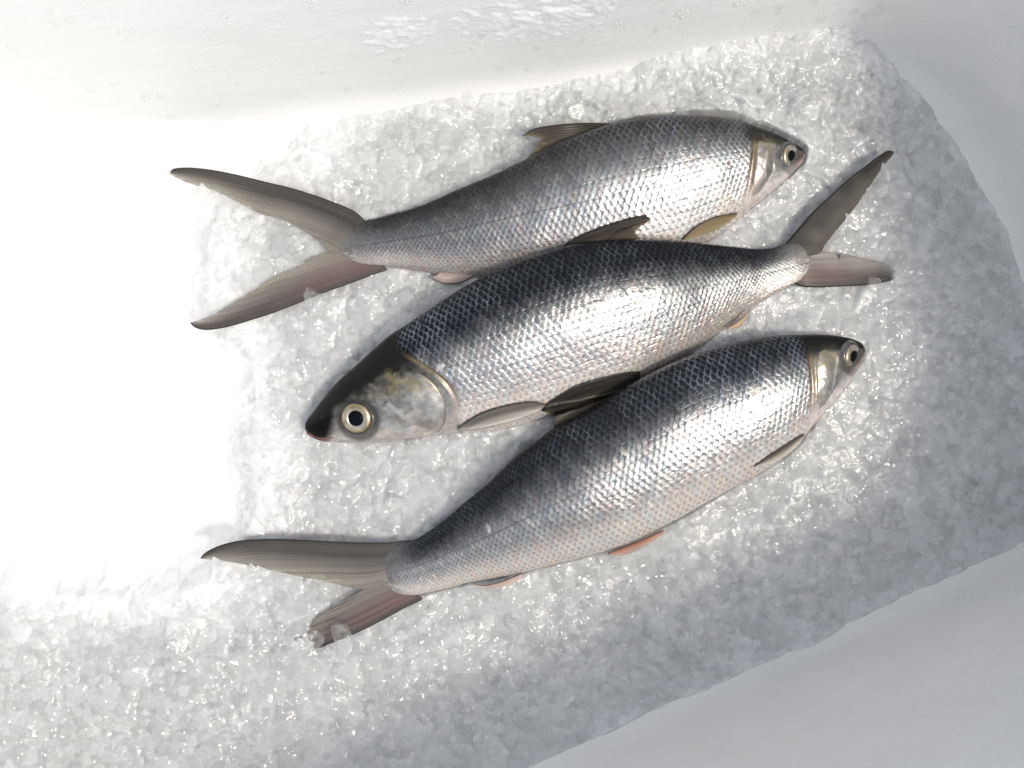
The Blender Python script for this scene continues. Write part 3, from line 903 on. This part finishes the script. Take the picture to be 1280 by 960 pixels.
make_fin('pectoral_fin', r, [(573, 533), (603, 516), (639, 505.5), (668, 502), (683, 505)], [(574, 540), (600, 537), (642, 526), (672, 515), (683, 507)], .017, .019, (.15, .14, .125), (.60, .57, .53), jag=.3, sheer=(0, .12), seed=82, NS=60, NW=18, rays=9, on=BV[1:])
make_fin('anal_fin', r, [(936, 390), (920, 402), (908, 410)], [(940, 385), (926, 408), (908, 412)], .014, .012, (.55, .38, .22), (.6, .48, .36), jag=.5, sheer=(.1, .35), seed=83, NS=30, NW=12, rays=7)
# bottom fish
F, r = FISH[2], ROOTS[2]
UP3 = ([(500, 690), (515, 676), (482, 678), (433, 677.5), (384, 675), (335, 673.5), (295, 676.5), (269, 684), (255, 692), (251, 697)],
       [(490, 722), (453, 736), (436, 734), (420, 730), (397, 725), (374, 720.5), (351, 715.5), (318, 708.5), (285, 702), (262, 699.5), (251, 698.5)])
LO3 = ([(512, 742), (528, 748), (505, 760.5), (476, 776.5), (443, 792.5), (404, 808), (370, 824), (340, 838), (315, 846)],
       [(486, 722), (453, 737), (433, 748.5), (417, 758.5), (394, 773), (384, 786), (362, 802), (335, 822), (315, 842)])
tail(F, r, UP3, LO3, .007, -.0035, sheer=(.03, .25))
make_fin('dorsal_fin', r, [(800, 464), (780, 466), (750, 473), (721, 482), (700, 494), (686, 503), (677, 513)],
         [(800, 476), (770, 494), (740, 510), (705, 529), (692, 534), (696, 524), (690, 518), (677, 514)], .012, .021, (.030, .028, .027), (.10, .085, .062), jag=1.0, sheer=(0, .12), seed=91, NS=80, rays=14, on=BV[1:2])
make_fin('pectoral_fin', r, [(1005, 541), (982, 554), (959, 569), (941, 583)], [(1004, 548), (984, 568), (962, 580), (942, 584)], .019, .017, (.10, .085, .07), (.72, .66, .58), jag=.3, sheer=(0, .1), seed=92, NS=50, NW=16, rays=9, on=BV[2:])
make_fin('pelvic_fin', r, [(829, 662), (800, 675), (775, 685), (760, 691)], [(830, 667), (806, 683), (780, 694), (760, 694)], .013, .010, (.42, .20, .14), (.56, .42, .37), jag=.4, sheer=(.05, .3), seed=93, NS=40, NW=14, rays=8)
make_fin('anal_fin', r, [(652, 716), (625, 727), (605, 731), (592, 729)], [(652, 722), (632, 733), (610, 736), (592, 732)], .012, .009, (.58, .44, .38), (.70, .58, .54), jag=.6, sheer=(.05, .3), seed=94, NS=40, NW=14, rays=9)

# ------------------------------------------------------------------ crushed ice bed: every chip is a convex lump, the visible skin is their upper envelope
STEP = 0.00078
gx = np.arange(-.350, .350, STEP); gy = np.arange(-.272, .272, STEP)
GX, GY = np.meshgrid(gx, gy)                       # rows are y
k0 = S * CAM_H / VIEW_D
QX = GX / k0 + 640; QY = 480 - GY / k0             # photo pixel at z = 0


def heap(px, py):
    """height of the heap, metres"""
    z = .004 * (fbm(px / 190, py / 190, 2, 2) - .5) + .008 * (fbm(px / 75, py / 75, 12, 2) - .5)
    z = z + .016 * smooth(240, 60, py) * smooth(640, 900, px) * smooth(1190, 1040, px)      # piled up under the back wall
    z = z - .010 * smooth(1050, 1250, px) * smooth(420, 120, py)
    # bare floor at the left: the ice stops
    hole = np.array([(-300, 170), (120, 130), (330, 128), (330, 150), (262, 190), (214, 235), (206, 300), (212, 380), (236, 430), (262, 470), (268, 540), (262, 600), (252, 655), (235, 684), (150, 690), (62, 694), (20, 650), (-10, 600), (-120, 560), (-300, 540)])
    w = 18
    sdist = poly_dist(px, py, np.vstack([hole, hole[:1]]))
    sg = np.where(inside(px, py, hole), -1, 1) * sdist + 44 * (fbm(px / 46, py / 46, 33, 4) - .5)
    return z, sg


HZ, HS = heap(QX, QY)
Z = np.full(GX.shape, -.5)
TI = np.zeros(GX.shape, np.float32)
ID = np.zeros(GX.shape, np.int32)
crng = np.random.default_rng(5)
chips = []
for _ in range(15000):
    chips.append((crng.uniform(gx[0], gx[-1]), crng.uniform(gy[0], gy[-1]), crng.uniform(.0026, .0054)))
for _ in range(4200):
    chips.append((crng.uniform(gx[0], gx[-1]), crng.uniform(gy[0], gy[-1]), crng.uniform(.0050, .0096)))
ny_, nx_ = GX.shape
for ci_, (cx, cy, r) in enumerate(chips):
    ix, iy = int((cx - gx[0]) / STEP), int((cy - gy[0]) / STEP)
    w = int(r * 1.7 / STEP) + 1
    x0, x1, y0, y1 = max(ix - w, 0), min(ix + w, nx_), max(iy - w, 0), min(iy + w, ny_)
    if x1 - x0 < 3 or y1 - y0 < 3: continue
    iyc, ixc = min(max(iy, 0), ny_ - 1), min(max(ix, 0), nx_ - 1)
    hs = HS[iyc, ixc]
    if hs < -4: continue
    sub = crng.random() ** 1.5
    zc = HZ[iyc, ixc] - r * .70 - sub * r * .35 - .018 * float(smooth(46, -4, hs))
    lx = GX[y0:y1, x0:x1] - cx; ly = GY[y0:y1, x0:x1] - cy
    npl = crng.integers(5, 9)
    acc = None
    K = 26.0 / r
    tlt = crng.uniform(-.28, .28, 2)
    for q in range(npl):
        if q == 0:
            nn = np.array([tlt[0], tlt[1], 1.0]); d = r * crng.uniform(.55, .8)
        else:
            az = 2 * math.pi * (q + crng.uniform(-.3, .3)) / (npl - 1)
            el = crng.uniform(.25, 1.15)
            nn = np.array([math.cos(az) * math.cos(el), math.sin(az) * math.cos(el), math.sin(el)]); d = r * crng.uniform(.72, 1.12)
        nn /= np.linalg.norm(nn)
        zz = (d - nn[0] * lx - nn[1] * ly) / nn[2]
        e = np.exp(-np.clip(zz * K, -40, 40))
        acc = e if acc is None else acc + e
    zt = -np.log(acc) / K + zc
    zs = Z[y0:y1, x0:x1]
    up = zt > zs
    zs[up] = zt[up]
    TI[y0:y1, x0:x1][up] = crng.random()
    ID[y0:y1, x0:x1][up] = ci_
Z = np.maximum(Z, HZ - .012 - .03 * smooth(10, -6, HS))
# the ice drops away beyond the bare patch and outside the box wall
lim_h = FLOOR_Z + np.where(HS < 14, .00035 * HS, .0049 + .00055 * (HS - 14))
Z = np.where(HS < 60, np.minimum(Z, lim_h + .0012 * TI), Z)


def blur(A, n=1):
    for _ in range(n):
        A = (A + .5 * (np.roll(A, 1, 0) + np.roll(A, -1, 0) + np.roll(A, 1, 1) + np.roll(A, -1, 1))) / 3
    return A


Zw = np.where(HS < 0, FLOOR_Z, Z)
Zw = blur(Zw, 60)
REL = .52 + .40 * smooth(250, 180, QY) * smooth(540, 640, QX) * smooth(1180, 1080, QX)
REL = REL - .28 * smooth(1060, 1180, QX) - .26 * smooth(0, 60, (QY - 640) * .9 + (QX - 800) * .42)
REL = np.clip(REL, .3, 1)
Z = np.where(HS > 60, Zw + REL * (Z - Zw), np.where(HS > 0, np.minimum(Zw + REL * (Z - Zw), lim_h + .0012 * TI), Z))          # chips are frozen together and half melted: soft relief
Z = blur(Z, 1)
# melted and sunk under each fish and fin
for F, o in zip(FISH, ROOTS):
    P = np.vstack([catmull(F['D'], 4), catmull(F['V'], 4)[::-1]])
    m = inside(QX, QY, P)
    near = np.full(GX.shape, 99.0)
    bb = (QX > P[:, 0].min() - 30) & (QX < P[:, 0].max() + 30) & (QY > P[:, 1].min() - 30) & (QY < P[:, 1].max() + 30)
    near[bb] = poly_dist(QX[bb], QY[bb], P[::3])
    sgn = np.where(m, -near, near)
    lim = F['z'] - .002 + .0010 * np.clip(sgn, 0, 30)
    Z = Z + np.where(bb, .0035 * smooth(36, 4, sgn) * smooth(-8, 0, sgn), 0)
    lim = np.where(m, F['z'] - .008, lim)
    Z = np.where(sgn < 14, np.minimum(Z, lim), Z)
for (o_, i_), zt in ((UP1, .0055), (LO1, .005), (UP2, .0095), (UP3, .0065)):
    P = np.vstack([o_, i_[::-1]])
    bb = (QX > P[:, 0].min() - 20) & (QX < P[:, 0].max() + 20) & (QY > P[:, 1].min() - 20) & (QY < P[:, 1].max() + 20)
    m = np.zeros(GX.shape, bool); m[bb] = inside(QX[bb], QY[bb], P)
    Z = np.where(m, np.minimum(Z, zt - .0015), Z)
for (o_, i_), zt0, zt1 in ((LO2, FISH[1]['zt'], .0005), (LO3, FISH[2]['zt'], -.0035)):
    P = np.vstack([o_, i_[::-1]])
    m = inside(QX, QY, P)
    root_p = np.array(o_[1]); tip = np.array(o_[-1])
    ax = tip - root_p; L2 = ax @ ax
    tt = ((QX - root_p[0]) * ax[0] + (QY - root_p[1]) * ax[1]) / L2
    lim = zt0 + (zt1 - zt0) * smooth(0, .9, tt) - .0015 + .02 * smooth(.50, 1.0, tt + .55 * (fbm(QX / 9, QY / 9, 3, 3) - .5))
    Z = np.where(m, np.minimum(Z, lim), Z)

DW = poly_dist(QX, QY, np.vstack([RING_PX[::6], RING_PX[:1]]))
EDG = np.zeros(GX.shape)
for ax_ in (0, 1):
    for sh_ in (1, -1):
        EDG = np.maximum(EDG, (np.roll(ID, sh_, ax_) != ID) * 1.0)
EDG = np.minimum(blur(EDG, 1) * 1.2, 1) * smooth(.40, .62, fbm(QX / 22, QY / 22, 55, 3))   # light gathering at the chip edges, painted into the tint
clar_glow = .455 + .12 * (TI - .4) + .06 * (fbm(QX / 16, QY / 16, 47, 3) - .5) + .03 * EDG + .10 * smooth(70, 0, DW) + .22 * smooth(150, 40, HS) + .24 * smooth(60, 0, HS)  # chip-to-chip tone, plus painted-in brightness towards bare floor and walls
clar_glow = np.clip(clar_glow, .3, .86) + .06 * (fbm(QX / 40, QY / 40, 71, 3) - .5)
tint = np.stack([clar_glow * .985, clar_glow, clar_glow * 1.005], -1)
V = np.stack([GX, GY, Z], -1).reshape(-1, 3)
keep_px = inside(QX, QY, (RING_PX - RING_PX.mean(0)) * 1.03 + RING_PX.mean(0))
Fq = grid_faces(ny_, nx_)
kf = keep_px.ravel()
hs_ = (HS > -16).ravel()
Fq = Fq[(kf[Fq] & hs_[Fq]).all(1)]
used = np.zeros(len(V), bool); used[Fq.ravel()] = True
remap = np.cumsum(used) - 1
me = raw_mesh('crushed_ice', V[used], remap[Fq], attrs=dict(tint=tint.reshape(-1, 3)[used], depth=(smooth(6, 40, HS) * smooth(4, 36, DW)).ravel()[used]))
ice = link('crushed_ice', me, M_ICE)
tag(ice, 'heap of wet crushed ice chips filling the white box under the fish', 'ice', kind='stuff')


def ice_z(px, py):
    i = int(np.clip((480 - py) * k0 / STEP - gy[0] / STEP, 0, ny_ - 1)); j = int(np.clip((px - 640) * k0 / STEP - gx[0] / STEP, 0, nx_ - 1))
    return float(Z[i, j])


# ------------------------------------------------------------------ clear ice chunks lying loose on the bed
def chunk_mesh(seed, name='ice_chunk', m=M_CLEAR):
    rr = random.Random(seed)
    bm = bmesh.new()
    bmesh.ops.create_icosphere(bm, subdivisions=3, radius=1)
    pl = []
    sx, sy, sz = rr.uniform(.85, 1.35), rr.uniform(.6, .95), rr.uniform(.45, .7)
    for k in range(9):
        if k < 6:                                         # broken sides, then a top and an under face or two
            a_, e_ = (k + rr.uniform(-.35, .35)) * math.pi / 3, rr.uniform(-.5, .5)
            d = Vector((math.cos(a_) * math.cos(e_), math.sin(a_) * math.cos(e_), math.sin(e_)))
            q = rr.uniform(.52, .85)
        else:
            d = Vector((rr.uniform(-.4, .4), rr.uniform(-.4, .4), 1 if k < 8 else -1)).normalized()
            q = rr.uniform(.6, .8)
        pl.append((d, q))
    for v in bm.verts:                                    # a lump cut by flat faces, its edges melted round
        acc = 0
        for d, q in pl:
            acc += max(v.co.normalized().dot(d), 0.0) ** 90 / q ** 90
        r = min(acc ** (-1 / 90) if acc > 0 else 1, 1.05)
        v.co = Vector((v.co.x * r * sx, v.co.y * r * sy, v.co.z * r * sz))
    bmesh.ops.recalc_face_normals(bm, faces=bm.faces)
    me = bpy.data.meshes.new(name)
    bm.to_mesh(me); bm.free()
    me.polygons.foreach_set('use_smooth', np.zeros(len(me.polygons), bool))
    me.materials.append(m)
    return me


CH = [chunk_mesh(s) for s in range(100, 114)]
GL = [chunk_mesh(s, m=M_GLASSY) for s in range(200, 206)]


def put_chunk(px, py, r, meshes, label, group=None, z=None, rng=random):
    zz = (ice_z(px, py) + r * .12) if z is None else z
    x, y = at(px, py, zz)
    o = link('ice_chunk', rng.choice(meshes), None)
    o.location = (float(x), float(y), zz)
    o.rotation_euler = (rng.uniform(-.5, .5), rng.uniform(-.5, .5), rng.uniform(0, 6.28))
    o.scale = (r, r, r)
    tag(o, label, 'ice chunk', group)
    return o


FP = [np.vstack([catmull(F['D'], 3), catmull(F['V'], 3)[::-1]]) for F in FISH] + [np.vstack([a_, b_[::-1]]) for a_, b_ in (UP1, LO1, UP2, LO2, UP3, LO3)]


MARKS = [('the snout of the middle fish', 372, 535), ('the dark crown of the middle fish', 440, 440), ('the lower tail lobe of the top fish', 330, 395),
         ('the upper tail lobe of the top fish', 320, 205), ('the narrow back of the top fish', 560, 230), ('the dorsal fin of the top fish', 690, 140), ('the box wall behind the top fish', 830, 110),
         ('the corner of the back wall', 1040, 90), ('the snout of the top fish', 1020, 200), ('the raised tail lobe of the middle fish', 1110, 230), ('the buried tail tip of the middle fish', 1130, 370),
         ('the snout of the bottom fish', 1100, 450), ('the shaded right wall', 1220, 420), ('the chest fin of the bottom fish', 1000, 620), ('the belly of the bottom fish', 800, 730), ('the lower right wall', 1010, 770),
         ('the tail root of the bottom fish', 600, 775), ('the gap between middle and bottom fish', 590, 600), ('the long tail lobe of the bottom fish', 340, 640), ('the buried tail lobe of the bottom fish', 330, 800),
         ('the bare white floor', 180, 730), ('the near edge of the ice', 450, 920), ('the lower left edge of the ice', 90, 870)]
zr = random.Random(31)
n_put = 0
while n_put < 96:
    px, py = zr.uniform(30, 1250), zr.uniform(60, 940)
    if n_put < 34 and not (600 < px < 1180 and py < 300): continue
    if any(bool(inside(np.array(px), np.array(py), (P - P.mean(0)) * 1.04 + P.mean(0))) for P in FP): continue
    if min(float(poly_dist(np.array(px), np.array(py), np.vstack([P, P[:1]]))) for P in FP) < 14: continue
    if not bool(inside(np.array(px), np.array(py), (RING_PX - RING_PX.mean(0)) * .93 + RING_PX.mean(0))): continue
    zq, sg = heap(np.array(px), np.array(py))
    if sg < 30: continue
    r_ = zr.uniform(.0055, .0115)
    milky = zr.random() < .55
    near_ = min(MARKS, key=lambda q: math.hypot(px - q[1], py - q[2]))[0]
    size = 'small' if r_ < .0072 else 'medium' if r_ < .0096 else 'large'
    put_chunk(px, py, r_, CH if milky else GL, '%s %s ice chunk lying beside %s' % (size, 'milky' if milky else 'glass clear', near_), 'loose ice chunks beside ' + near_, rng=zr)
    n_put += 1
# chunks one can point to
zz = random.Random(3)
put_chunk(616, 692, .0085, GL, 'clear glassy ice chunk in the sunlit patch left of the bottom fish back', z=None, rng=zz) if False else None
put_chunk(424, 790, .0105, GL, 'large glass clear ice chunk lying on the lower tail lobe of the bottom fish', z=.012, rng=zz)
put_chunk(392, 800, .0085, GL, 'clear ice chunk left of the large clear one on the buried bottom tail lobe', z=.008, rng=zz)
put_chunk(352, 818, .0075, GL, 'clear ice chunk over the dark buried tip of the bottom tail', z=.006, rng=zz)
put_chunk(372, 802, .0075, GL, 'clear ice chunk bridging the middle of the buried bottom tail lobe', z=.006, rng=zz)
put_chunk(412, 818, .0085, CH, 'clear ice chunk below the large clear one at the buried bottom tail', z=.006, rng=zz)
put_chunk(1122, 345, .0095, GL, 'bright clear ice chunk burying the lower tail tip of the middle fish', z=.010, rng=zz)
put_chunk(1094, 356, .0070, GL, 'small clear ice chunk on the lower edge of the middle fish tail', z=.009, rng=zz)
put_chunk(933, 306, .0042, GL, 'tiny clear ice crumb stuck on the back of the middle fish near its tail', z=.028, rng=zz)
put_chunk(498, 376, .0095, GL, 'clear glassy ice chunk between top fish belly and middle fish back', z=None, rng=zz)
put_chunk(640, 780, .0070, GL, 'clear ice chunk with a round bubble in shade below the bottom fish', z=None, rng=zz)

# ------------------------------------------------------------------ water on the back wall
cbm = bmesh.new()
bmesh.ops.create_icosphere(cbm, subdivisions=3, radius=1)
dm = bpy.data.meshes.new('water_droplet'); cbm.to_mesh(dm); cbm.free()
dm.polygons.foreach_set('use_smooth', np.ones(len(dm.polygons), bool))
dm.materials.append(M_DROP)
dep = bpy.context.evaluated_depsgraph_get()
lv = [Vector(v) for v in Vb]
wall_bv = BVHTree.FromPolygons(lv, [tuple(f) for f in Fb])


def wall_hit(px, py):
    o = Vector((0, 0, CAM_H))
    d = Vector(((px - 640) * S, (480 - py) * S, -VIEW_D)).normalized()
    h = wall_bv.ray_cast(o, d)
    return h[0], (h[1] if h[1].dot(d) < 0 else -h[1])


def droplet(px, py, rx, ry, label, group):
    h, nrm = wall_hit(px, py)
    o = link('water_droplet', dm)
    o.location = h
    down = Vector((0, 0, -1)) - nrm * nrm.dot(Vector((0, 0, -1)))
    down.normalize()
    from mathutils import Matrix
    side = down.cross(nrm)
    M3 = Matrix((side, down, nrm)).transposed()
    o.rotation_euler = M3.to_euler()
    o.scale = (rx, ry, rx * .55)
    return tag(o, label, 'water droplet', group)


DG = 'water droplets on the back wall'
for (px, py, q) in ((942, 17, 1.0), (973, 11, 1.25), (973, 34, 1.2), (1026, 24, 1.1), (1067, 13, 1.1), (1099, 13, 1.0), (1078, 20, .7), (1018, 2, 1.0), (842, 67, 1.0), (670, 59, .7), (602, 44, 1.0), (727, 50, .9), (626, 85, .8), (820, 38, .8), (659, 86, .6)):
    droplet(px, py, .0022 * q, .0046 * q, 'elongated clear water droplet clinging to the back wall, right half', DG)
for (px, py, q) in ((114, 112, 1.1), (87, 25, .9), (69, 28, .8), (270, 129, 1.0), (213, 146, 1.0), (62, 17, .5), (200, 120, .7), (434, 112, .8), (496, 111, .9), (118, 20, .5), (141, 106, .6), (239, 100, .5)):
    droplet(px, py, .0026 * q, .0028 * q, 'round clear water droplet on the back wall, left half', DG + ', left half')
FG = 'froth patches on the back wall'
fr_r = random.Random(9)
frothm = clear_ice('foam_bubbles', .40, (.9, .9, .9, 1))
for (px, py) in ((395, 8), (282, 23), (155, 40), (295, 103), (183, 120), (400, 86), (500, 73), (595, 57), (690, 43), (771, 31), (852, 17), (818, 77), (508, 0), (926, 4), (1015, 44), (585, 118), (18, 60)):
    h, nrm = wall_hit(px, py)
    o = link('froth_patch', None, None, None, h)
    tag(o, 'cluster of tiny foam bubbles stuck on the back wall', 'foam', FG)
    bm = bmesh.new()
    sd_ = nrm.cross(Vector((0, 0, 1))).normalized(); upv = sd_.cross(nrm)
    nb_ = fr_r.randint(12, 26); el_, wd_ = fr_r.uniform(.0035, .0062), fr_r.uniform(.0028, .0046)
    for _ in range(nb_):
        a_, q = fr_r.uniform(0, 6.28), math.sqrt(fr_r.random())
        c = sd_ * (wd_ * q * math.cos(a_)) + upv * (el_ * q * math.sin(a_))
        rad = fr_r.uniform(.00025, .0006)
        g = bmesh.ops.create_icosphere(bm, subdivisions=2, radius=rad)
        bmesh.ops.translate(bm, verts=g['verts'], vec=c + nrm * rad * .3)
    fm = bpy.data.meshes.new('bubbles'); bm.to_mesh(fm); bm.free()
    fm.polygons.foreach_set('use_smooth', np.ones(len(fm.polygons), bool))
    fo = link('bubbles', fm, frothm, o)
    tag(fo, kind='stuff')

# crusts of frost smeared on the back wall
M_FROST, nt, p = mat('frost')
p.inputs['Base Color'].default_value = (.82, .83, .83, 1); p.inputs['Roughness'].default_value = .3
p.inputs['Subsurface Weight'].default_value = .6; p.inputs['Subsurface Radius'].default_value = (1, 1, 1); p.inputs['Subsurface Scale'].default_value = .002


def frost(cx, cy, wx, wy, slope, label, seed):
    NX_, NY_ = int(wx / 1.5), int(wy / 1.2)
    px = cx + np.linspace(-wx / 2, wx / 2, NX_)[None, :] + 0 * np.zeros((NY_, 1))
    py = cy + np.linspace(-wy / 2, wy / 2, NY_)[:, None] + slope * (px - cx)
    m = 1 - ((px - cx) / (wx / 2)) ** 2 - (np.linspace(-1, 1, NY_)[:, None]) ** 2
    hh = .9 * (fbm(px / 14, py / 6, seed, 4) - .47) + .35 * (m - .55)
    V = []
    for i in range(NY_):
        for j in range(NX_):
            h, nr = wall_hit(px[i, j], py[i, j])
            V.append(h + nr * float(np.clip(hh[i, j], -.4, .5)) * .0028)
    c = V[len(V) // 2].copy()
    o = link('frost_patch', raw_mesh('frost_patch', [tuple(v - c) for v in V], grid_faces(NY_, NX_)), M_FROST, None, c)
    return tag(o, label, 'frost')


frost(668, 22, 230, 64, -.10, 'crusty frost smear on the back wall at the top middle of the photo', 5)
frost(500, 40, 110, 60, -.12, 'faint thin frost streak on the back wall left of the crusty smear', 17)

# chips the fish have pushed aside, leaning on their bellies and backs
pr_ = random.Random(77)
for F, nm in zip(FISH, ('top', 'middle', 'bottom')):
    for side, wd, cnt in (('V', 'belly', 9), ('D', 'back', 5)):
        C = catmull(F[side], 6); c0 = np.mean(FP[FISH.index(F)], 0)
        for _ in range(cnt):
            k = pr_.randint(int(len(C) * .25), int(len(C) * .9))
            tg = C[min(k + 2, len(C) - 1)] - C[k - 2]; nr = np.array([-tg[1], tg[0]]) / max(np.hypot(*tg), 1e-6)
            if nr @ (C[k] - c0) < 0: nr = -nr
            q = C[k] + nr * pr_.uniform(2, 8)
            if any(bool(inside(q[0], q[1], P)) for P in FP): continue
            put_chunk(q[0], q[1], pr_.uniform(.0045, .0075), CH, 'ice chip pressed up against the %s of the %s fish' % (wd, nm), 'ice chips against the %s of the %s fish' % (wd, nm), z=max(ice_z(*q), .002) + .001, rng=pr_)
